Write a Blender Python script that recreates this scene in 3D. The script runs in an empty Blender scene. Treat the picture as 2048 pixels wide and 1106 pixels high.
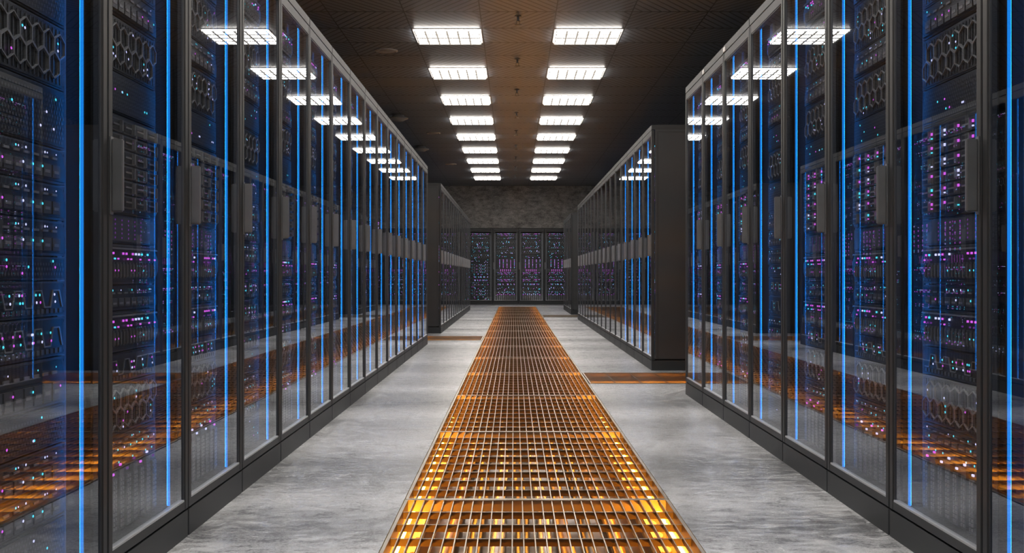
import bpy, math, random
from mathutils import Vector, Matrix

S = bpy.context.scene
COL = S.collection
F = 2290.0
EYE = 0.85
XL, XR = -1.0625, 1.224
PITCH = 0.74
CEIL = EYE + 2.57
try:
    S.view_settings.view_transform = 'Standard'
except Exception:
    pass

# ------------------------------------------------------------------ materials
def principled(name, color, rough=0.5, metal=0.0, var=0.15, scale=8.0, bump=0.0, spec=0.5):
    m = bpy.data.materials.new(name); m.use_nodes = True
    n = m.node_tree.nodes; l = m.node_tree.links
    b = n['Principled BSDF']
    b.inputs['Metallic'].default_value = metal
    b.inputs['Specular IOR Level'].default_value = spec
    tc = n.new('ShaderNodeTexCoord')
    nz = n.new('ShaderNodeTexNoise'); nz.inputs['Scale'].default_value = scale
    nz.inputs['Detail'].default_value = 4
    l.new(tc.outputs['Object'], nz.inputs['Vector'])
    cr = n.new('ShaderNodeValToRGB')
    cr.color_ramp.elements[0].position = 0.3; cr.color_ramp.elements[1].position = 0.7
    cr.color_ramp.elements[0].color = tuple(c * (1 - var) for c in color) + (1,)
    cr.color_ramp.elements[1].color = tuple(min(1, c * (1 + var)) for c in color) + (1,)
    l.new(nz.outputs['Fac'], cr.inputs['Fac'])
    l.new(cr.outputs['Color'], b.inputs['Base Color'])
    mr = n.new('ShaderNodeMapRange')
    mr.inputs['To Min'].default_value = max(0.02, rough - 0.05); mr.inputs['To Max'].default_value = rough + 0.05
    l.new(nz.outputs['Fac'], mr.inputs['Value'])
    l.new(mr.outputs['Result'], b.inputs['Roughness'])
    if bump:
        bp = n.new('ShaderNodeBump'); bp.inputs['Strength'].default_value = bump
        bp.inputs['Distance'].default_value = 0.01
        l.new(nz.outputs['Fac'], bp.inputs['Height']); l.new(bp.outputs['Normal'], b.inputs['Normal'])
    return m

def emission(name, color, strength, sample=True):
    m = bpy.data.materials.new(name); m.use_nodes = True
    n = m.node_tree.nodes; l = m.node_tree.links
    n.remove(n['Principled BSDF'])
    e = n.new('ShaderNodeEmission'); e.inputs['Color'].default_value = tuple(color) + (1,)
    e.inputs['Strength'].default_value = strength
    l.new(e.outputs[0], n['Material Output'].inputs['Surface'])
    if not sample:
        m.cycles.emission_sampling = 'NONE'
    return m

M_FRAME = principled('rack_frame_paint', (0.032, 0.035, 0.039), 0.5, 0.05, 0.08, 5, spec=0.33)
M_SIDE = principled('rack_side_paint', (0.042, 0.046, 0.051), 0.5, 0.1, 0.08, 3, spec=0.4)
M_INNER = principled('rack_inner_black', (0.015, 0.017, 0.020), 0.5, 0.0, 0.2, 6)
M_RAIL = principled('rack_rail_steel', (0.09, 0.094, 0.10), 0.45, 0.3, 0.1, 6)
M_RAIL2 = principled('rack_mounting_rail', (0.24, 0.25, 0.27), 0.5, 0.0, 0.1, 6)
M_HANDLE = principled('handle_brushed_metal', (0.27, 0.28, 0.30), 0.3, 0.6, 0.05, 30)
M_LIT_EDGE = principled('glass_edge_highlight', (0.50, 0.52, 0.55), 0.3, 0.2, 0.05, 20)  # light grey paints the lit lower edge of the glass
M_PANEL = principled('server_panel_grey', (0.085, 0.088, 0.096), 0.42, 0.3, 0.12, 12)
M_BLACK = principled('server_black', (0.007, 0.008, 0.010), 0.45, 0.0, 0.2, 12)
M_GRILLE = principled('server_grille_metal', (0.26, 0.262, 0.27), 0.4, 0.4, 0.1, 20)
M_MAG = emission('led_magenta', (0.62, 0.10, 0.70), 1.6, False)
M_CYAN = emission('led_cyan', (0.08, 0.72, 0.9), 1.6, False)
M_VIO = emission('led_violet_white', (0.62, 0.62, 1.0), 1.7, False)
M_DIM = emission('led_dim_purple', (0.25, 0.05, 0.42), 0.6, False)
M_MAG2 = emission('led_magenta_bright', (0.55, 0.10, 0.70), 2.3, False)
M_CYAN2 = emission('led_cyan_bright', (0.08, 0.60, 0.8), 2.0, False)
M_VIO2 = emission('led_violet_bright', (0.50, 0.42, 0.9), 2.1, False)
M_BLUE = emission('blue_light_strip', (0.012, 0.27, 0.92), 1.15, False)
M_BLUE_BOOST = emission('added_blue_glow', (0.01, 0.26, 1.0), 28.0)  # added stronger emitter, boosts the blue glow inside the racks
M_LAMP = emission('lamp_diffuser_glow', (1.0, 0.93, 0.85), 24.0)
M_LOUVER = emission('lamp_louver_glow', (1.0, 0.88, 0.74), 0.45, False)  # louver bars given a glow of their own, softening the grid like bloom
M_LFRAME = principled('lamp_frame', (0.35, 0.34, 0.33), 0.5, 0.0, 0.05, 20)
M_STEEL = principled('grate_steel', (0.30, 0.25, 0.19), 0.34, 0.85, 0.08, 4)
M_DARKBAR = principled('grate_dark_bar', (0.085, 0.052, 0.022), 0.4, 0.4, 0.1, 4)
M_ORANGE = emission('orange_strip_glow', (1.0, 0.33, 0.02), 5.0, False)
M_WASH = emission('orange_wall_wash', (1.0, 0.40, 0.03), 95.0)
M_ODOT = emission('orange_led_dot', (1.0, 0.17, 0.02), 7.0, False)
M_CHROME = principled('sprinkler_metal', (0.06, 0.06, 0.06), 0.4, 0.8, 0.1, 30)
M_DETECT = principled('detector_plastic', (0.22, 0.22, 0.22), 0.5, 0.0, 0.08, 20)
M_TAG = principled('white_tag', (0.7, 0.7, 0.7), 0.5, 0.0, 0.05, 20)

def glass():
    m = bpy.data.materials.new('door_glass'); m.use_nodes = True
    n = m.node_tree.nodes; l = m.node_tree.links
    n.remove(n['Principled BSDF'])
    lw = n.new('ShaderNodeLayerWeight'); lw.inputs['Blend'].default_value = 0.5
    p = n.new('ShaderNodeMath'); p.operation = 'POWER'; p.inputs[1].default_value = 2.3
    a = n.new('ShaderNodeMath'); a.operation = 'MULTIPLY_ADD'; a.inputs[1].default_value = 0.60; a.inputs[2].default_value = 0.06
    l.new(lw.outputs['Facing'], p.inputs[0]); l.new(p.outputs[0], a.inputs[0])
    t = n.new('ShaderNodeBsdfTransparent'); t.inputs['Color'].default_value = (0.92, 0.95, 0.98, 1)
    g = n.new('ShaderNodeBsdfGlossy'); g.inputs['Roughness'].default_value = 0.0
    g.inputs['Color'].default_value = (0.90, 0.93, 0.97, 1)
    mx = n.new('ShaderNodeMixShader')
    l.new(a.outputs[0], mx.inputs[0]); l.new(t.outputs[0], mx.inputs[1]); l.new(g.outputs[0], mx.inputs[2])
    l.new(mx.outputs[0], n['Material Output'].inputs['Surface'])
    return m
M_GLASS = glass()

def concrete(name, dark, light, rough, sc, lo=0.40, hi=0.60, spec=0.5, light_band=0.0):
    m = bpy.data.materials.new(name); m.use_nodes = True
    n = m.node_tree.nodes; l = m.node_tree.links
    b = n['Principled BSDF']
    b.inputs['Specular IOR Level'].default_value = spec
    tc = n.new('ShaderNodeTexCoord')
    def noise(scale, detail, rgh, dist=0.0, vec=None):
        q = n.new('ShaderNodeTexNoise'); q.inputs['Scale'].default_value = scale; q.inputs['Detail'].default_value = detail
        q.inputs['Roughness'].default_value = rgh; q.inputs['Distortion'].default_value = dist
        l.new(vec if vec is not None else tc.outputs['Object'], q.inputs['Vector'])
        return q.outputs['Fac']
    def centred(sock, gain, base=None):
        s1 = n.new('ShaderNodeMath'); s1.operation = 'SUBTRACT'; s1.inputs[1].default_value = 0.5
        l.new(sock, s1.inputs[0])
        s2 = n.new('ShaderNodeMath'); s2.operation = 'MULTIPLY_ADD'; s2.inputs[1].default_value = gain
        l.new(s1.outputs[0], s2.inputs[0])
        if base is None: s2.inputs[2].default_value = 0.5
        else: l.new(base, s2.inputs[2])
        return s2.outputs[0]
    mp = n.new('ShaderNodeMapping'); mp.inputs['Scale'].default_value = (0.45, 1.0, 1.0); l.new(tc.outputs['Object'], mp.inputs['Vector'])
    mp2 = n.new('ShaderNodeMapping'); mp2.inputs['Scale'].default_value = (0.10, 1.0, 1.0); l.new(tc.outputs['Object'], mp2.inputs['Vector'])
    o = centred(noise(4.5 * sc, 10, 0.70, 0.3), 1.3)
    o = centred(noise(22 * sc, 6, 0.75, 0.0, mp.outputs[0]), 2.2, o)
    o = centred(noise(80 * sc, 3, 0.6), 1.3, o)
    tex = o
    if light_band:
        o = centred(noise(1.1, 1, 0.5, 0.0, mp2.outputs[0]), light_band, o)  # bands of lamp light across the aisle, put into the floor colour
    cr = n.new('ShaderNodeValToRGB')
    cr.color_ramp.elements[0].position = lo; cr.color_ramp.elements[1].position = hi
    cr.color_ramp.elements[0].color = tuple(dark) + (1,); cr.color_ramp.elements[1].color = tuple(light) + (1,)
    l.new(o, cr.inputs['Fac']); l.new(cr.outputs['Color'], b.inputs['Base Color'])
    mr = n.new('ShaderNodeMapRange'); mr.inputs['From Min'].default_value = 0.2; mr.inputs['From Max'].default_value = 0.8
    mr.inputs['To Min'].default_value = rough + 0.12; mr.inputs['To Max'].default_value = rough - 0.08
    l.new(tex, mr.inputs['Value']); l.new(mr.outputs['Result'], b.inputs['Roughness'])
    bp = n.new('ShaderNodeBump'); bp.inputs['Strength'].default_value = 0.25; bp.inputs['Distance'].default_value = 0.002
    l.new(tex, bp.inputs['Height']); l.new(bp.outputs['Normal'], b.inputs['Normal'])
    return m
M_FLOOR = concrete('polished_concrete', (0.085, 0.089, 0.097), (0.60, 0.615, 0.64), 0.28, 1.0, 0.20, 0.80, spec=0.55, light_band=1.25)
M_WALL = concrete('dark_concrete', (0.075, 0.075, 0.076), (0.28, 0.28, 0.278), 0.8, 0.5, 0.10, 0.95)
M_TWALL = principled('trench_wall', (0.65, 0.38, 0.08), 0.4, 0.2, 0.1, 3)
M_TBOT = principled('trench_bottom', (0.14, 0.09, 0.05), 0.3, 0.4, 0.3, 5, 0.2)

def ceiling_mat():
    m = bpy.data.materials.new('ceiling_panels'); m.use_nodes = True
    n = m.node_tree.nodes; l = m.node_tree.links
    b = n['Principled BSDF']
    tc = n.new('ShaderNodeTexCoord'); sp = n.new('ShaderNodeSeparateXYZ')
    l.new(tc.outputs['Object'], sp.inputs[0])
    def M(op, a, bb=None, c=None):
        q = n.new('ShaderNodeMath'); q.operation = op
        for i, v in enumerate((a, bb, c)):
            if v is None: continue
            if isinstance(v, (int, float)): q.inputs[i].default_value = v
            else: l.new(v, q.inputs[i])
        return q.outputs[0]
    T = 0.743
    gx = M('DIVIDE', M('SUBTRACT', sp.outputs['X'], 0.04 + T / 2), T)
    gy = M('DIVIDE', M('SUBTRACT', sp.outputs['Y'], 12.29 + T / 2), T)
    fx = M('FRACT', gx); fy = M('FRACT', gy)
    ex = M('MINIMUM', fx, M('SUBTRACT', 1.0, fx)); ey = M('MINIMUM', fy, M('SUBTRACT', 1.0, fy))
    seam = M('MAXIMUM', M('LESS_THAN', ex, 0.008), M('LESS_THAN', ey, 0.022))
    par = M('MODULO', M('ABSOLUTE', M('ADD', M('FLOOR', gx), M('FLOOR', gy))), 2.0)
    sgn = M('MULTIPLY_ADD', M('ROUND', par), 2.0, -1.0)
    dg = M('MULTIPLY', M('ADD', M('MULTIPLY', gx, 1.6), M('MULTIPLY', gy, sgn)), 5.0)
    hatch = M('LESS_THAN', M('FRACT', dg), 0.22)
    c1 = n.new('ShaderNodeMixRGB'); c1.inputs[1].default_value = (0.125, 0.145, 0.170, 1); c1.inputs[2].default_value = (0.022, 0.024, 0.027, 1)
    l.new(hatch, c1.inputs[0])
    c2 = n.new('ShaderNodeMixRGB'); c2.inputs[2].default_value = (0.008, 0.008, 0.009, 1)
    l.new(seam, c2.inputs[0]); l.new(c1.outputs[0], c2.inputs[1])
    l.new(c2.outputs[0], b.inputs['Base Color'])
    b.inputs['Roughness'].default_value = 0.45
    b.inputs['Metallic'].default_value = 0.1
    return m
M_CEIL = ceiling_mat()

# ------------------------------------------------------------------ mesh builder
class MB:
    def __init__(s): s.v = []; s.f = []; s.m = []
    def poly(s, pts, mi=0):
        k = len(s.v); s.v += [tuple(p) for p in pts]; s.f.append(tuple(range(k, k + len(pts)))); s.m.append(mi)
    def box(s, x0, x1, y0, y1, z0, z1, mi=0):
        k = len(s.v)
        s.v += [(x0, y0, z0), (x1, y0, z0), (x1, y1, z0), (x0, y1, z0), (x0, y0, z1), (x1, y0, z1), (x1, y1, z1), (x0, y1, z1)]
        for q in ((0, 3, 2, 1), (4, 5, 6, 7), (0, 1, 5, 4), (1, 2, 6, 5), (2, 3, 7, 6), (3, 0, 4, 7)):
            s.f.append(tuple(k + i for i in q)); s.m.append(mi)
    def prism(s, pts, y0, y1, mi=0, back=True):
        n = len(pts); k = len(s.v)
        s.v += [(p[0], y0, p[1]) for p in pts] + [(p[0], y1, p[1]) for p in pts]
        s.f.append(tuple(range(k, k + n))); s.m.append(mi)
        if back:
            s.f.append(tuple(range(k + 2 * n - 1, k + n - 1, -1))); s.m.append(mi)
        for i in range(n):
            j = (i + 1) % n
            s.f.append((k + i, k + n + i, k + n + j, k + j)); s.m.append(mi)
    def zprism(s, pts, z0, z1, mi=0):
        n = len(pts); k = len(s.v)
        s.v += [(p[0], p[1], z0) for p in pts] + [(p[0], p[1], z1) for p in pts]
        s.f.append(tuple(range(k + n - 1, k - 1, -1))); s.m.append(mi)
        s.f.append(tuple(range(k + n, k + 2 * n))); s.m.append(mi)
        for i in range(n):
            j = (i + 1) % n
            s.f.append((k + i, k + j, k + n + j, k + n + i)); s.m.append(mi)
    def cbox(s, x0, x1, y0, y1, z0, z1, c, mi=0):
        s.zprism([(x0 + c, y0), (x1 - c, y0), (x1, y0 + c), (x1, y1 - c), (x1 - c, y1), (x0 + c, y1), (x0, y1 - c), (x0, y0 + c)], z0, z1, mi)
    def ring(s, cx, cz, ro, ri, y0, y1, mi=0, sx=1.0):
        n = 6; k = len(s.v)
        for r in (ro, ri):
            for y in (y0, y1):
                for i in range(n):
                    a = math.pi / 2 + i * math.pi / 3
                    s.v.append((cx + sx * r * math.cos(a), y, cz + r * math.sin(a)))
        for i in range(n):
            j = (i + 1) % n
            s.f.append((k + i, k + j, k + 2 * n + j, k + 2 * n + i)); s.m.append(mi)
            s.f.append((k + 2 * n + i, k + 2 * n + j, k + 3 * n + j, k + 3 * n + i)); s.m.append(mi)
            s.f.append((k + i, k + n + i, k + n + j, k + j)); s.m.append(mi)
    def disc(s, cx, y, cz, r, mi=0, n=6, sx=1.0):
        s.poly([(cx + sx * r * math.cos(2 * math.pi * i / n), y, cz + r * math.sin(2 * math.pi * i / n)) for i in range(n)], mi)
    def lathe(s, prof, n, mi=0, cx=0, cy=0):
        k = len(s.v)
        for (r, z) in prof:
            for i in range(n):
                a = 2 * math.pi * i / n
                s.v.append((cx + r * math.cos(a), cy + r * math.sin(a), z))
        for p in range(len(prof) - 1):
            for i in range(n):
                j = (i + 1) % n
                s.f.append((k + p * n + i, k + p * n + j, k + (p + 1) * n + j, k + (p + 1) * n + i)); s.m.append(mi)
        s.f.append(tuple(k + (len(prof) - 1) * n + i for i in range(n))); s.m.append(mi)
        s.f.append(tuple(k + i for i in reversed(range(n)))); s.m.append(mi)
    def add(s, o, mat):
        k = len(s.v)
        s.v += [tuple(mat @ Vector(p)) for p in o.v]
        s.f += [tuple(k + i for i in q) for q in o.f]
        s.m += o.m
    def widen(s, f):
        s.v = [(p[0] * f, p[1], p[2]) for p in s.v]
    def mesh(s, name, mats):
        me = bpy.data.meshes.new(name); me.from_pydata(s.v, [], s.f)
        for m in mats: me.materials.append(m)
        me.polygons.foreach_set('material_index', s.m); me.update()
        return me

def obj(name, data, loc=(0, 0, 0), rz=0.0, parent=None, label=None, cat=None, group=None, kind=None):
    o = bpy.data.objects.new(name, data)
    o.location = loc; o.rotation_euler = (0, 0, rz)
    if parent is not None: o.parent = parent
    COL.objects.link(o)
    if label: o['label'] = label
    if cat: o['category'] = cat
    if group: o['group'] = group
    if kind: o['kind'] = kind
    return o

# ------------------------------------------------------------------ room
Y0, Y1 = -2.0, 33.0
WX = 5.2
holes = [(-0.415, 0.588, 2.452, 30.562), (0.588, 4.336, 8.944, 9.944), (-4.163, -0.415, 14.9, 15.9), (0.588, 4.336, 23.2, 24.2)]
xs = sorted(set([-WX, WX] + [h[0] for h in holes] + [h[1] for h in holes]))
ys = sorted(set([Y0, 34.2] + [h[2] for h in holes] + [h[3] for h in holes]))
def hole(cx, cy): return any(h[0] < cx < h[1] and h[2] < cy < h[3] for h in holes)
fb = MB(); TZ = -0.34
for i in range(len(xs) - 1):
    for j in range(len(ys) - 1):
        a, b, c, d = xs[i], xs[i + 1], ys[j], ys[j + 1]
        cx, cy = (a + b) / 2, (c + d) / 2
        if not hole(cx, cy):
            fb.poly([(a, c, 0), (b, c, 0), (b, d, 0), (a, d, 0)], 0)
        else:
            fb.poly([(a, c, TZ), (b, c, TZ), (b, d, TZ), (a, d, TZ)], 2)
            e = 1e-3
            if not hole(a - e, cy): fb.poly([(a, c, TZ), (a, d, TZ), (a, d, 0), (a, c, 0)], 1)
            if not hole(b + e, cy): fb.poly([(b, d, TZ), (b, c, TZ), (b, c, 0), (b, d, 0)], 1)
            if not hole(cx, c - e): fb.poly([(b, c, TZ), (a, c, TZ), (a, c, 0), (b, c, 0)], 1)
            if not hole(cx, d + e): fb.poly([(a, d, TZ), (b, d, TZ), (b, d, 0), (a, d, 0)], 1)
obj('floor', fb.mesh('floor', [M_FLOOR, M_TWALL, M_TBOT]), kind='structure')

b = MB(); b.box(-WX, WX, Y0, 34.2, CEIL, CEIL + 0.1)
obj('ceiling', b.mesh('ceiling', [M_CEIL]), kind='structure')
b = MB(); b.box(-WX - 0.1, -WX, Y0, 34.2, 0, CEIL)
obj('wall_left', b.mesh('wall_left', [M_WALL]), kind='structure')
b = MB(); b.box(WX, WX + 0.1, Y0, 34.2, 0, CEIL)
obj('wall_right', b.mesh('wall_right', [M_WALL]), kind='structure')
b = MB(); b.box(-WX, WX, Y0 - 0.1, Y0, 0, CEIL)
obj('wall_front', b.mesh('wall_front', [M_WALL]), kind='structure')
b = MB()
b.prism([(-WX, 0), (WX, 0), (WX, CEIL), (-WX, CEIL)], 34.2, 34.3)
b.box(-WX, WX, 33.0, 34.2, 2.2, CEIL)
obj('wall_back', b.mesh('wall_back', [M_WALL]), kind='structure')

# ------------------------------------------------------------------ racks
HW = PITCH / 2 - 0.002
GY = 0.007
def rack_body():
    b = MB()
    b.cbox(-HW, HW, 0.0, 1.08, 0.0, 0.085, 0.006, 0)
    b.box(-HW, HW, 0.005, 1.08, 0.09, 0.105, 2)
    b.cbox(-HW, HW, 0.0, 1.08, 2.145, 2.185, 0.006, 0)
    b.box(-0.33, 0.33, 0.05, 1.02, 2.185, 2.192, 1)
    for sx in (-1, 1):
        x0, x1 = sorted((sx * HW, sx * (HW - 0.008)))
        b.box(x0, x1, 0.032, 1.08, 0.085, 2.145, 1)
        xa, xb = sorted((sx * HW, sx * (HW + 0.0015)))
        b.box(xa, xb, 0.05, 0.06, 0.10, 2.13, 0); b.box(xa, xb, 1.05, 1.06, 0.10, 2.13, 0)
        b.box(xa, xb, 0.05, 1.06, 0.10, 0.11, 0); b.box(xa, xb, 0.05, 1.06, 2.12, 2.13, 0)
        x0, x1 = sorted((sx * 0.300, sx * 0.358))
        b.box(x0, x1, 0.105, 0.115, 0.105, 2.145, 3)
        for k in range(24):
            z = 0.15 + k * 0.083
            b.box(sx * 0.335 - 0.006, sx * 0.335 + 0.006, 0.103, 0.105, z, z + 0.012, 2)
    b.box(-HW + 0.008, HW - 0.008, 1.07, 1.08, 0.105, 2.145, 2)
    return b.mesh('rack_body', [M_FRAME, M_SIDE, M_INNER, M_RAIL2])
def door_frame():
    b = MB()
    zi, zt = 0.118, 2.096
    for sx in (-1, 1):
        x0, x1 = sorted((sx * (HW - 0.002), sx * 0.334))
        b.cbox(x0, x1, 0.0, 0.028, 0.092, 2.140, 0.003, 0)
        x0, x1 = sorted((sx * 0.334, sx * 0.330))
        b.box(x0, x1, 0.004, 0.024, zi, zt, 1)
    b.box(-0.334, 0.334, 0.001, 0.028, 0.092, zi, 0)
    b.box(-0.334, 0.334, 0.001, 0.028, zt, 2.140, 0)
    b.box(-0.330, 0.330, 0.004, 0.024, zt - 0.005, zt, 1)
    return b.mesh('door', [M_FRAME, M_RAIL])
def pane():
    b = MB(); b.poly([(-0.331, GY, 0.123), (0.331, GY, 0.123), (0.331, GY, 2.092), (-0.331, GY, 2.092)])
    return b.mesh('glass_pane', [M_GLASS])
def lit_edge():
    b = MB(); b.box(-0.330, 0.330, 0.002, 0.020, 0.118, 0.124)  # pale strip standing in for the bright line on the lower glass edge
    return b.mesh('lit_edge', [M_LIT_EDGE])
def handle():
    b = MB()
    b.cbox(-0.007, 0.007, -0.033, -0.003, 1.02, 1.205, 0.003)
    b.cbox(-0.005, 0.005, -0.030, -0.003, 1.017, 1.208, 0.002)
    b.cbox(-0.010, 0.010, -0.003, 0.001, 1.01, 1.215, 0.001)
    return b.mesh('handle', [M_HANDLE])
def strip(s):
    b = MB()
    x0, x1 = sorted((s * 0.311, s * 0.3165))
    b.box(x0, x1, 0.044, 0.0515, 0.108, 2.14, 0)
    e = 0.0005
    b.poly([(x1 - e, 0.052, 0.11), (x0 + e, 0.052, 0.11), (x0 + e, 0.052, 2.138), (x1 - e, 0.052, 2.138)], 2)  # unseen back face, added to throw more blue onto rails and servers
    x0, x1 = sorted((s * 0.317, s * (HW - 0.008)))
    b.box(x0, x1, 0.042, 0.054, 0.106, 2.143, 1)
    return b.mesh('light_strip', [M_BLUE, M_INNER, M_BLUE_BOOST])
ME_BODY, ME_DOOR, ME_PANE, ME_LIT_EDGE, ME_HANDLE = rack_body(), door_frame(), pane(), lit_edge(), handle()
ME_STRIP = {1: strip(1), -1: strip(-1)}
b = MB(); b.cbox(-0.03, 0.03, -0.004, 0.0, 2.148, 2.175, 0.001)
ME_TAG = b.mesh('label_plate', [M_TAG])

racks = []
def rack(loc, rz, s, lit, label, group, tag=False):
    e = obj('server_rack', None, loc, rz, label=label, cat='server rack', group=group)
    e.empty_display_size = 0.2
    obj('body', ME_BODY, parent=e)
    d = obj('door', ME_DOOR, parent=e)
    obj('glass_pane', ME_PANE, parent=d)
    obj('lit_edge', ME_LIT_EDGE, parent=d)
    obj('handle', ME_HANDLE, (-s * 0.347, 0, 0), parent=d)
    if lit:
        obj('light_strip', ME_STRIP[s], parent=e, label='vertical glowing blue light strip')
    if tag:
        obj('label_plate', ME_TAG, (s * 0.33, 0, 0), parent=e, label='small blank white plate')
    racks.append((Matrix.Translation(loc) @ Matrix.Rotation(rz, 4, 'Z'), group))

LAB = 'tall dark grey server rack with glass door and blue light strip'
for k in range(16):
    rack((XL, 2.257 + PITCH * (k + 0.5), 0), math.pi / 2, 1, True, LAB, 'glass-fronted racks lining the aisle')
for k in range(15):
    rack((XL, 16.66 + PITCH * (k + 0.5), 0), math.pi / 2, 1, False, 'tall dark grey server rack with glass door', 'glass-fronted racks lining the aisle')
for k in range(8):
    rack((XR, 2.257 + PITCH * (k + 0.5), 0), -math.pi / 2, -1, True, LAB, 'glass-fronted racks lining the aisle', tag=k in (5, 6))
for k in range(16):
    rack((XR, 10.19 + PITCH * (k + 0.5), 0), -math.pi / 2, -1, k < 4, LAB if k < 4 else 'tall dark grey server rack with glass door', 'glass-fronted racks lining the aisle')
for k in range(5):
    rack((XR, 24.6 + PITCH * (k + 0.5), 0), -math.pi / 2, -1, False, 'tall dark grey server rack with glass door', 'glass-fronted racks lining the aisle')
BX0 = 0.13
for k in range(-5, 6):
    rack((BX0 + PITCH * (k + 0.5), 32.95, 0), 0, 1, False, 'tall dark server rack standing against the end wall', 'racks along the end wall')

# ------------------------------------------------------------------ servers
LEDM = [M_MAG, M_CYAN, M_VIO, M_DIM]
LEDM2 = [M_MAG2, M_CYAN2, M_VIO2, M_MAG]
SRVM = [M_PANEL, M_BLACK, M_GRILLE]
LS = [1.0]
def leddot(L, x, z, c, y=-0.014, r=0.0045):
    L.disc(x, y, z, r * LS[0], c, 6, 1.25)
def ledbar(L, x, z, c, w=0.007, h=0.014, y=-0.014):
    w *= LS[0]; h *= LS[0]
    L.box(x - w / 2, x + w / 2, y, y + 0.004, z - h / 2, z + h / 2, c)

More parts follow.
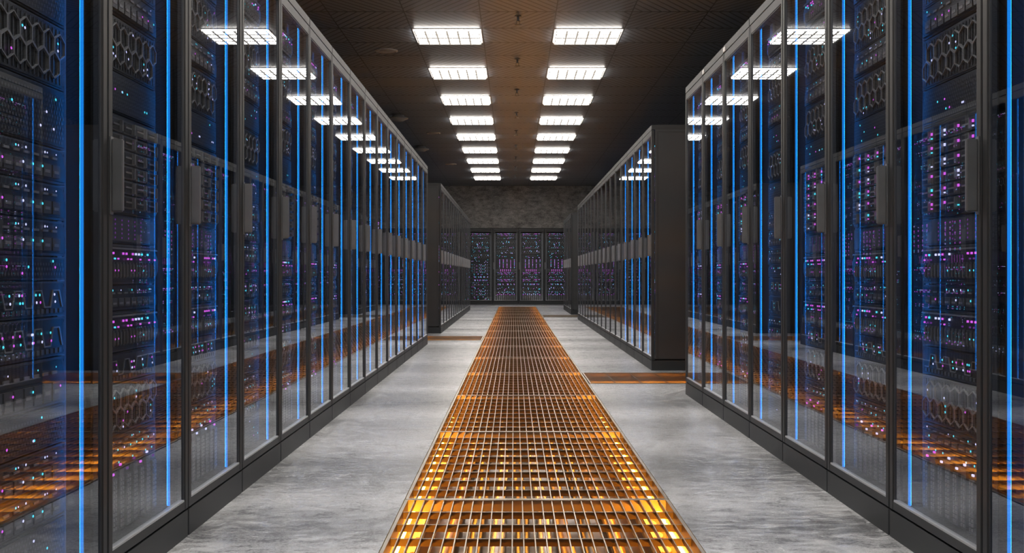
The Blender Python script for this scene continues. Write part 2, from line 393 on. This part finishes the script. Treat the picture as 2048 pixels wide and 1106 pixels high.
def server_geo(kind, h, rng, low=False, ls=1.0):
    LS[0] = ls
    A, L = MB(), MB()
    A.prism([(-0.265, 0.002), (0.265, 0.002), (0.265, h - 0.002), (-0.265, h - 0.002)], 0, 0.018, 0)
    A.box(-0.225, 0.225, 0.018, 0.12 if low else 0.5, 0.001, h - 0.001, 1)
    if not low:
        for sx in (-1, 1):
            for z in (0.012, h - 0.012):
                A.disc(sx * 0.256, -0.001, z, 0.004, 1, 6)
    if kind == 'hex':
        A.box(-0.245, 0.245, -0.003, 0, 0.006, h - 0.006, 1)
        r = 0.034
        pw, ph = r * math.sqrt(3), 1.5 * r
        rows = max(1, int((h - 0.012 - 2 * r) / ph) + 1)
        z0 = h / 2 - (rows - 1) * ph / 2
        if not low:
            for i in range(24):
                x = -0.235 + i * 0.0202
                A.box(x, x + 0.004, -0.005, -0.003, 0.012, h - 0.012, 0)
            for rr in range(rows):
                off = (rr % 2) * pw / 2
                for c in range(-5, 5):
                    cx = c * pw + off + pw * 0.25
                    if abs(cx) > 0.222: continue
                    A.ring(cx, z0 + rr * ph, r * 0.995, r * 0.90, -0.009, -0.003, 2)
        for i in range(7):
            x = rng.uniform(-0.22, 0.22); z = rng.uniform(0.03, h - 0.03)
            c = rng.choice([0, 1, 2, 1])
            leddot(L, x, z, c, -0.0105)
            if rng.random() < 0.5: leddot(L, x, z - 0.018, rng.choice([1, 2]), -0.0105)
    elif kind == 'wave':
        A.box(-0.25, 0.25, -0.003, 0, 0.006, h - 0.006, 1)
        if not low:
            zb, zt = h * 0.3, h * 0.75
            x = -0.24; up = False; t = 0.003
            while x < 0.22:
                za, zc = (zt, zb) if up else (zb, zt)
                A.prism([(x, za - t), (x + 0.03, za - t), (x + 0.03, za), (x, za)], -0.006, -0.003, 2)
                p, q = (x + 0.03, za), (x + 0.048, zc)
                if p[1] < q[1]:
                    A.prism([(p[0], p[1] - t), (p[0] + t, p[1] - t), (q[0], q[1]), (q[0] - t, q[1])], -0.006, -0.003, 2)
                else:
                    A.prism([(p[0] - t, p[1]), (q[0] - t, q[1] - t), (q[0] + t, q[1] - t), (p[0] + t, p[1])], -0.006, -0.003, 2)
                x += 0.048; up = not up
            for i in range(20):
                xx = -0.235 + i * 0.024
                A.box(xx, xx + 0.014, -0.006, -0.003, 0.010, 0.010 + h * 0.12, 0)
        for i in range(9):
            x = rng.uniform(-0.22, 0.22)
            c = rng.choice([1, 2, 1, 0])
            leddot(L, x, h * 0.62, c, -0.0075)
            leddot(L, x + 0.004, h * 0.42, rng.choice([1, 2, 0]), -0.0075)
    elif kind == 'drive':
        A.prism([(-0.25, 0.02), (-0.235, 0.006), (0.235, 0.006), (0.25, 0.02), (0.25, h - 0.02), (0.235, h - 0.006), (-0.235, h - 0.006), (-0.25, h - 0.02)], -0.010, 0, 1)
        rows = max(2, int((h - 0.03) / 0.038)); rh = (h - 0.03) / rows
        cols = 5; cw = 0.47 / cols
        for r_ in range(rows):
            for c in range(cols):
                x = -0.235 + c * cw; z = 0.015 + r_ * rh
                A.box(x + 0.003, x + cw - 0.003, -0.017, -0.010, z + 0.003, z + rh - 0.003, 0)
                if not low:
                    A.box(x + 0.010, x + cw - 0.030, -0.0185, -0.017, z + 0.008, z + rh - 0.008, 1)
                    A.box(x + cw - 0.026, x + cw - 0.021, -0.026, -0.017, z + 0.006, z + rh - 0.006, 2)
                    A.box(x + 0.014, x + cw - 0.036, -0.021, -0.0185, z + rh * 0.45, z + rh * 0.56, 2)
                if rng.random() < 0.8:
                    ledbar(L, x + cw - 0.012, z + rh * 0.62, rng.choice([0, 0, 0, 2, 1]), 0.009, 0.010, -0.0205)
                if rng.random() < 0.6:
                    ledbar(L, x + cw - 0.012, z + rh * 0.3, rng.choice([0, 1, 2]), 0.008, 0.005, -0.0205)
    elif kind == 'octo':
        c_ = min(0.035, h * 0.3)
        A.prism([(-0.255, 0.008 + c_), (-0.255 + c_, 0.008), (0.255 - c_, 0.008), (0.255, 0.008 + c_), (0.255, h - 0.008 - c_), (0.255 - c_, h - 0.008), (-0.255 + c_, h - 0.008), (-0.255, h - 0.008 - c_)], -0.012, 0, 1)
        n = 18
        for i in range(n):
            x = -0.208 + i * 0.416 / (n - 1)
            if not low:
                A.box(x - 0.008, x + 0.008, -0.016, -0.012, 0.02, h * 0.55, 0)
                A.box(x - 0.002, x + 0.002, -0.019, -0.016, 0.024, h * 0.5, 2)
            if rng.random() < 0.5:
                ledbar(L, x, h * 0.76, rng.choice([0, 0, 0, 1, 2]), 0.007, 0.008, -0.016)
            if rng.random() < 0.35:
                ledbar(L, x, h * 0.63, rng.choice([0, 1, 3, 0]), 0.007, 0.006, -0.0205)
            if rng.random() < 0.2:
                leddot(L, x, h * 0.35, rng.choice([0, 1]), -0.0195, 0.004)
        if not low:
            A.prism([(-0.24, h * 0.86), (0.24, h * 0.86), (0.235, h * 0.9), (-0.235, h * 0.9)], -0.016, -0.012, 2)
    elif kind == 'slim':
        c_ = min(0.02, h * 0.25)
        A.prism([(-0.25, 0.008), (0.25, 0.008), (0.25, h * 0.5), (0.25 - c_, h - 0.008), (-0.25 + c_, h - 0.008), (-0.25, h * 0.5)], -0.008, 0, 1)
        n = 9
        for i in range(n):
            x = -0.215 + i * 0.048
            if not low:
                A.box(x, x + 0.040, -0.014, -0.008, 0.014, h * 0.5, 0)
                A.box(x + 0.004, x + 0.030, -0.0155, -0.014, h * 0.26, h * 0.34, 2)
                A.box(x + 0.004, x + 0.030, -0.011, -0.008, h * 0.66, h * 0.72, 2)
            if rng.random() < 0.45:
                leddot(L, x + 0.036, h * 0.4, rng.choice([1, 1, 2, 0]), -0.0165)
            if rng.random() < 0.35:
                leddot(L, x + 0.01, h * 0.8, rng.choice([1, 2]), -0.012, 0.004)
            if rng.random() < 0.25:
                leddot(L, x + 0.022, h * 0.8, rng.choice([1, 2]), -0.012, 0.003)
    elif kind == 'perf':
        A.box(-0.25, 0.25, -0.006, 0, 0.006, h - 0.006, 1)
        if not low:
            rows = int((h - 0.02) / 0.012)
            for r_ in range(rows):
                for i in range(34):
                    x = -0.24 + i * 0.0142 + (r_ % 2) * 0.006; z = 0.012 + r_ * 0.012
                    A.poly([(x, -0.0075, z + 0.003), (x + 0.004, -0.0075, z), (x + 0.008, -0.0075, z + 0.003), (x + 0.008, -0.0075, z + 0.006), (x + 0.004, -0.0075, z + 0.009), (x, -0.0075, z + 0.006)], 0)
        for i in range(9):
            leddot(L, rng.uniform(-0.22, 0.22), rng.choice([0.3, 0.55, 0.8]) * h, rng.choice([1, 1, 2, 0]), -0.0085)
    elif kind == 'blank':
        A.box(-0.25, 0.25, -0.006, 0, 0.008, h - 0.008, 0)
        for i in range(6):
            for j in range(5):
                x = -0.13 + i * 0.05
                leddot(L, x, h * (0.2 + 0.15 * j), 3, -0.0075, 0.004)
    elif kind == 'cable':
        A.box(-0.25, 0.25, -0.004, 0, 0.006, h - 0.006, 1)
        n = 9
        for i in range(n):
            x = -0.225 + i * 0.053
            A.box(x, x + 0.034, -0.014, -0.004, 0.01, h * 0.74 + 0.02 * (i % 2), 0)
            if not low:
                for j in range(11):
                    z = 0.018 + j * h * 0.06
                    A.box(x + 0.005, x + 0.014, -0.0165, -0.014, z, z + h * 0.035, 2)
                    A.box(x + 0.020, x + 0.029, -0.0165, -0.014, z, z + h * 0.035, 2)
            ledbar(L, x + 0.017, h * 0.80 + 0.02 * (i % 2), rng.choice([0, 0, 3, 2]), 0.014, 0.008, -0.012)
            if rng.random() < 0.5:
                leddot(L, x + 0.017, h * 0.92, 1, -0.006)
    A.widen(1.128); L.widen(1.128)
    return A, L

LAY_A = [('cable', .22), ('slim', .06), ('hex', .15), ('wave', .09), ('octo', .12), ('slim', .075), ('octo', .12), ('blank', .085),
         ('drive', .29), ('perf', .12), ('hex', .16), ('slim', .10), ('hex', .18), ('slim', .07), ('octo', .12)]
LAY_B = [('perf', .14), ('slim', .09), ('slim', .09), ('perf', .10), ('slim', .12), ('wave', .10), ('wave', .09), ('perf', .06),
         ('slim', .09), ('slim', .09), ('slim', .09), ('perf', .15), ('hex', .16), ('perf', .12), ('slim', .10), ('hex', .18), ('slim', .07), ('octo', .12)]
INFO = {
    'hex': ('hexagon_grille_server', 'rack server with hexagonal metal grille and tiny lights', 'server'),
    'wave': ('ribbed_front_server', 'rack server with zigzag metal trim and cyan lights', 'server'),
    'drive': ('drive_array', 'drive array with rows of bays and magenta lights', 'server'),
    'octo': ('network_switch', 'black network switch with chamfered front and magenta lights', 'network switch'),
    'slim': ('slim_server', 'thin rack server with drive bays and cyan lights', 'server'),
    'perf': ('perforated_front_server', 'rack server with perforated metal front', 'server'),
    'blank': ('cover_panel_server', 'grey panelled rack unit with dim purple dots', 'server'),
    'cable': ('module_enclosure', 'module enclosure with vertical ribs and magenta lights', 'server'),
}
cache = {}
def server_mesh(kind, h, var, far):
    key = (kind, h, var, far)
    if key not in cache:
        A, L = server_geo(kind, h, random.Random(int(h * 1000) * 10 + var), False, 1.3 if far else 0.80)
        cache[key] = (A.mesh('chassis', SRVM), L.mesh('indicator_lights', LEDM2 if far else LEDM))
    return cache[key]

detail = set(list(range(0, 9)) + list(range(31, 39)))
back0 = 31 + 8 + 16 + 5
detail |= {back0 + 3, back0 + 4, back0 + 5, back0 + 6}
SA, SL = MB(), MB()
lowc = {}
for i, (M, g) in enumerate(racks):
    lay = LAY_B if (i == 0 or i % 4 == 3) else LAY_A
    z = 0.106
    for j, (kind, h) in enumerate(lay):
        var = (i * 5 + j * 3) % 3
        T = M @ Matrix.Translation((0, 0.086, z))
        if i in detail:
            nm, lab, cat = INFO[kind]
            c, l_ = server_mesh(kind, h, var, i >= back0)
            o = bpy.data.objects.new(nm, c); o.matrix_world = T; COL.objects.link(o)
            o['label'] = lab; o['category'] = cat; o['group'] = 'units stacked in the server racks'
            obj('indicator_lights', l_, parent=o)
        else:
            key = (kind, h, var)
            if key not in lowc: lowc[key] = server_geo(kind, h, random.Random(int(h * 1000) * 10 + var), True, 1.3)
            SA.add(lowc[key][0], T); SL.add(lowc[key][1], T)
        z += h
so = obj('rack_units', SA.mesh('rack_units', SRVM), kind='stuff', label='many dark rack units filling the more distant server racks', cat='servers')
obj('indicator_lights', SL.mesh('indicator_lights', LEDM2), parent=so, kind='stuff')

# ------------------------------------------------------------------ floor grates
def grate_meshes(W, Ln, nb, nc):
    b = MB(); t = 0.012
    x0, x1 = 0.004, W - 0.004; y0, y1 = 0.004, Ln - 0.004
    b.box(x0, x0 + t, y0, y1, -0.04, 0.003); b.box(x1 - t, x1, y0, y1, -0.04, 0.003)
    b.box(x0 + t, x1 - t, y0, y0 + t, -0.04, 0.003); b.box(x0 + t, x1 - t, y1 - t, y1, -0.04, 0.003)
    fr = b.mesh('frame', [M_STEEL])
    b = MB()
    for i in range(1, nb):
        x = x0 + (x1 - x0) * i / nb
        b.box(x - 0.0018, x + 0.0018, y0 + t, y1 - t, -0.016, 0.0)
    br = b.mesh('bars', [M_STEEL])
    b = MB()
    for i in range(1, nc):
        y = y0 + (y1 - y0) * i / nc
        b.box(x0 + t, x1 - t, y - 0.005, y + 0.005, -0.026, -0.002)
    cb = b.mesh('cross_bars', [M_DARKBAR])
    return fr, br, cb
GM = grate_meshes(1.003, 1.874, 27, 9)
GM2 = grate_meshes(1.0, 1.874, 27, 9)
def grate(meshes, loc, rz, lab):
    e = obj('floor_grate', None, loc, rz, label=lab, cat='floor grate', group='metal grates covering the floor trench')
    obj('frame', meshes[0], parent=e); obj('bars', meshes[1], parent=e); obj('cross_bars', meshes[2], parent=e)
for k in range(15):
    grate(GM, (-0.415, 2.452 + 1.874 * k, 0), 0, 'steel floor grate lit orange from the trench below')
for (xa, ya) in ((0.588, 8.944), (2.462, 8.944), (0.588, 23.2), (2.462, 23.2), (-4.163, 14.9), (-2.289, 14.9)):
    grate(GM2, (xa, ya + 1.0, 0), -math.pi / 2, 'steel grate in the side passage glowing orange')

def rail_mesh(s):
    b = MB(); b.cbox(-0.02, 0.02, 0.0, 1.86, -0.01, 0.0, 0.002, 0)
    x0, x1 = sorted((-s * 0.0295, -s * 0.018))
    b.box(x0, x1, 0.0, 1.86, -0.008, 0.115, 2)
    b.box(-0.005, 0.005, 0.01, 1.85, 0.0, 0.003, 1)
    L = MB()
    for i in range(9):
        y = 0.1 + i * 0.205
        L.lathe([(0.018, 0.002), (0.018, 0.012), (0.009, 0.018)], 8, 0, 0, y)
    W = MB(); x0, x1 = sorted((-s * 0.0175, -s * 0.010))
    W.box(x0, x1, 0.01, 1.85, 0.070, 0.080)
    return b.mesh('rail', [M_DARKBAR, M_ORANGE, M_TWALL]), L.mesh('lamps', [M_ODOT]), W.mesh('glow_line', [M_WASH])
RM = {1: rail_mesh(1), -1: rail_mesh(-1)}
def rail(loc, rz=0, s=1):
    e = obj('trench_light_rail', RM[s][0], loc, rz, label='thin rail of orange lamps fixed inside the floor trench', cat='light strip', group='orange lamp rails under the grates')
    obj('lamps', RM[s][1], parent=e)
    obj('glow_line', RM[s][2], parent=e)
for k in range(15):
    rail((-0.385, 2.459 + 1.874 * k, -0.165), 0, 1)
    rail((0.558, 2.459 + 1.874 * k, -0.165), 0, -1)
for (xa, ya, s) in ((0.60, 8.974, -1), (2.47, 8.974, -1), (0.60, 9.914, 1), (2.47, 9.914, 1), (-4.15, 14.93, -1), (-2.28, 14.93, -1), (-4.15, 15.87, 1), (-2.28, 15.87, 1)):
    rail((xa, ya, -0.165), -math.pi / 2, s)

# cables
def cable(x, r, z, mat, seed, lab):
    rng = random.Random(seed); ph = rng.uniform(0, 6); b = MB(); n = 8; N = 90
    for i in range(N + 1):
        y = 2.6 + i * (30.3 - 2.6) / N
        cx = x + 0.009 * math.sin(y * 1.3 + ph) + 0.005 * math.sin(y * 3.1 + ph * 2)
        cz = z + 0.01 * (1 + math.sin(y * 2.1 + ph))
        for j in range(n):
            a = 2 * math.pi * j / n
            b.v.append((cx + r * math.cos(a), y, cz + r * math.sin(a)))
    for i in range(N):
        for j in range(n):
            q = (j + 1) % n
            b.f.append((i * n + j, i * n + q, (i + 1) * n + q, (i + 1) * n + j)); b.m.append(0)
    me = b.mesh('cable', [mat])
    for p in me.polygons: p.use_smooth = True
    obj('cable', me, label=lab, cat='cable', group='cables lying in the floor trench')
C_SIL = principled('cable_silver', (0.50, 0.55, 0.65), 0.25, 0.5, 0.2, 5)
C_BRN = principled('cable_brown', (0.26, 0.13, 0.04), 0.3, 0.3, 0.2, 5)
C_BLK = principled('cable_black', (0.02, 0.02, 0.022), 0.3, 0.0, 0.2, 5)
for i, (x, r, mt, nm) in enumerate([(-0.27, .030, C_BRN, 'brown'), (-0.17, .030, C_BLK, 'black'), (-0.07, .030, C_SIL, 'silver'), (0.03, .030, C_BLK, 'black'),
                                (0.13, .030, C_SIL, 'silver'), (0.23, .030, C_BRN, 'brown'), (0.33, .028, C_BLK, 'black'), (0.43, .030, C_BRN, 'brown')]):
    cable(x, r, TZ + r, mt, i, 'thick %s cable running along the trench' % nm)

# ------------------------------------------------------------------ ceiling lamps
LX, T2 = 0.04, 0.743
def lamp_meshes():
    h = 0.36
    b = MB()
    for (x0, x1, y0, y1) in ((-h, h, -h, -h + 0.018), (-h, h, h - 0.018, h), (-h, -h + 0.018, -h + 0.018, h - 0.018), (h - 0.018, h, -h + 0.018, h - 0.018)):
        b.box(x0, x1, y0, y1, -0.006, 0.0)
    fr = b.mesh('lamp_frame', [M_LFRAME])
    q = h - 0.019
    b = MB(); b.zprism([(-q + .01, -q), (q - .01, -q), (q, -q + .01), (q, q - .01), (q - .01, q), (-q + .01, q), (-q, q - .01), (-q, -q + .01)], -0.024, -0.002)
    df = b.mesh('diffuser', [M_LAMP])
    b = MB()
    for i in range(1, 6):
        x = -q + 2 * q * i / 6
        b.box(x - 0.010, x + 0.010, -q, q, -0.031, -0.0245)
    for i in range(1, 4):
        y = -q + 2 * q * i / 4
        b.box(-q, q, y - 0.013, y + 0.013, -0.0305, -0.0247)
    for (x0, x1, y0, y1) in ((-q, q, -q, -q + 0.01), (-q, q, q - 0.01, q), (-q, -q + 0.01, -q, q), (q - 0.01, q, -q, q)):
        b.box(x0, x1, y0, y1, -0.030, -0.0246)
    lv = b.mesh('louver', [M_LOUVER])
    return fr, df, lv
LM = lamp_meshes()
for r_ in range(-5, 9):
    for sx in (-1, 1):
        e = obj('ceiling_light', None, (LX + sx * T2, 12.29 + 2.25 * r_, CEIL - 0.001), label='square recessed ceiling light with grid louver, glowing white', cat='ceiling light', group='two rows of square ceiling lights')
        obj('lamp_frame', LM[0], parent=e); obj('diffuser', LM[1], parent=e); obj('louver', LM[2], parent=e)

# sprinklers
b = MB()
b.lathe([(0.035, 0.0), (0.035, -0.006), (0.012, -0.012), (0.010, -0.045), (0.014, -0.047), (0.014, -0.055)], 12)
b.box(-0.018, -0.014, -0.003, 0.003, -0.09, -0.05); b.box(0.014, 0.018, -0.003, 0.003, -0.09, -0.05)
b.box(-0.018, 0.018, -0.003, 0.003, -0.055, -0.05)
ME_SPR = b.mesh('sprinkler_body', [M_CHROME])
b = MB(); b.lathe([(0.036, -0.088), (0.036, -0.092), (0.010, -0.096)], 12)
ME_DEF = b.mesh('deflector', [M_CHROME])
for k in range(9):
    o = obj('fire_sprinkler', ME_SPR, (LX, 11.35 + 2.25 * k, CEIL), label='small metal pendant sprinkler hanging from the ceiling', cat='sprinkler', group='sprinklers along the ceiling')
    obj('deflector', ME_DEF, parent=o)
b = MB(); b.lathe([(0.13, 0), (0.13, -0.010), (0.115, -0.016), (0.11, -0.010), (0.08, -0.010), (0.078, -0.018), (0.02, -0.02)], 28)
ME_SP = b.mesh('ceiling_speaker', [M_DETECT])
for y in (13.1, 20.7, 26.5):
    obj('ceiling_speaker', ME_SP, (-1.46, y, CEIL), label='flat round dark ceiling speaker', cat='speaker', group='round speakers on the ceiling')
b = MB(); b.lathe([(0.09, 0), (0.10, -0.03), (0.155, -0.045), (0.16, -0.06), (0.11, -0.08), (0.07, -0.10), (0.02, -0.105)], 28)
ME_DT = b.mesh('detector', [M_DETECT])
for y in (18.4, 22.9):
    obj('smoke_detector', ME_DT, (-1.86, y, CEIL), label='round domed smoke detector on the ceiling', cat='smoke detector', group='domed detectors on the ceiling')

# ------------------------------------------------------------------ world + camera
w = bpy.data.worlds.new('world'); S.world = w; w.use_nodes = True
w.node_tree.nodes['Background'].inputs['Color'].default_value = (0.02, 0.022, 0.026, 1)
w.node_tree.nodes['Background'].inputs['Strength'].default_value = 1.0
cam = bpy.data.cameras.new('camera'); co = bpy.data.objects.new('camera', cam); COL.objects.link(co)
co.location = (0, 0, EYE); co.rotation_euler = (math.pi / 2, 0, 0)
cam.sensor_width = 36; cam.lens = 36 * F / 2048
cam.shift_x = -4 / 2048; cam.shift_y = -3 / 2048
cam.clip_start = 0.05; cam.clip_end = 200
S.camera = co
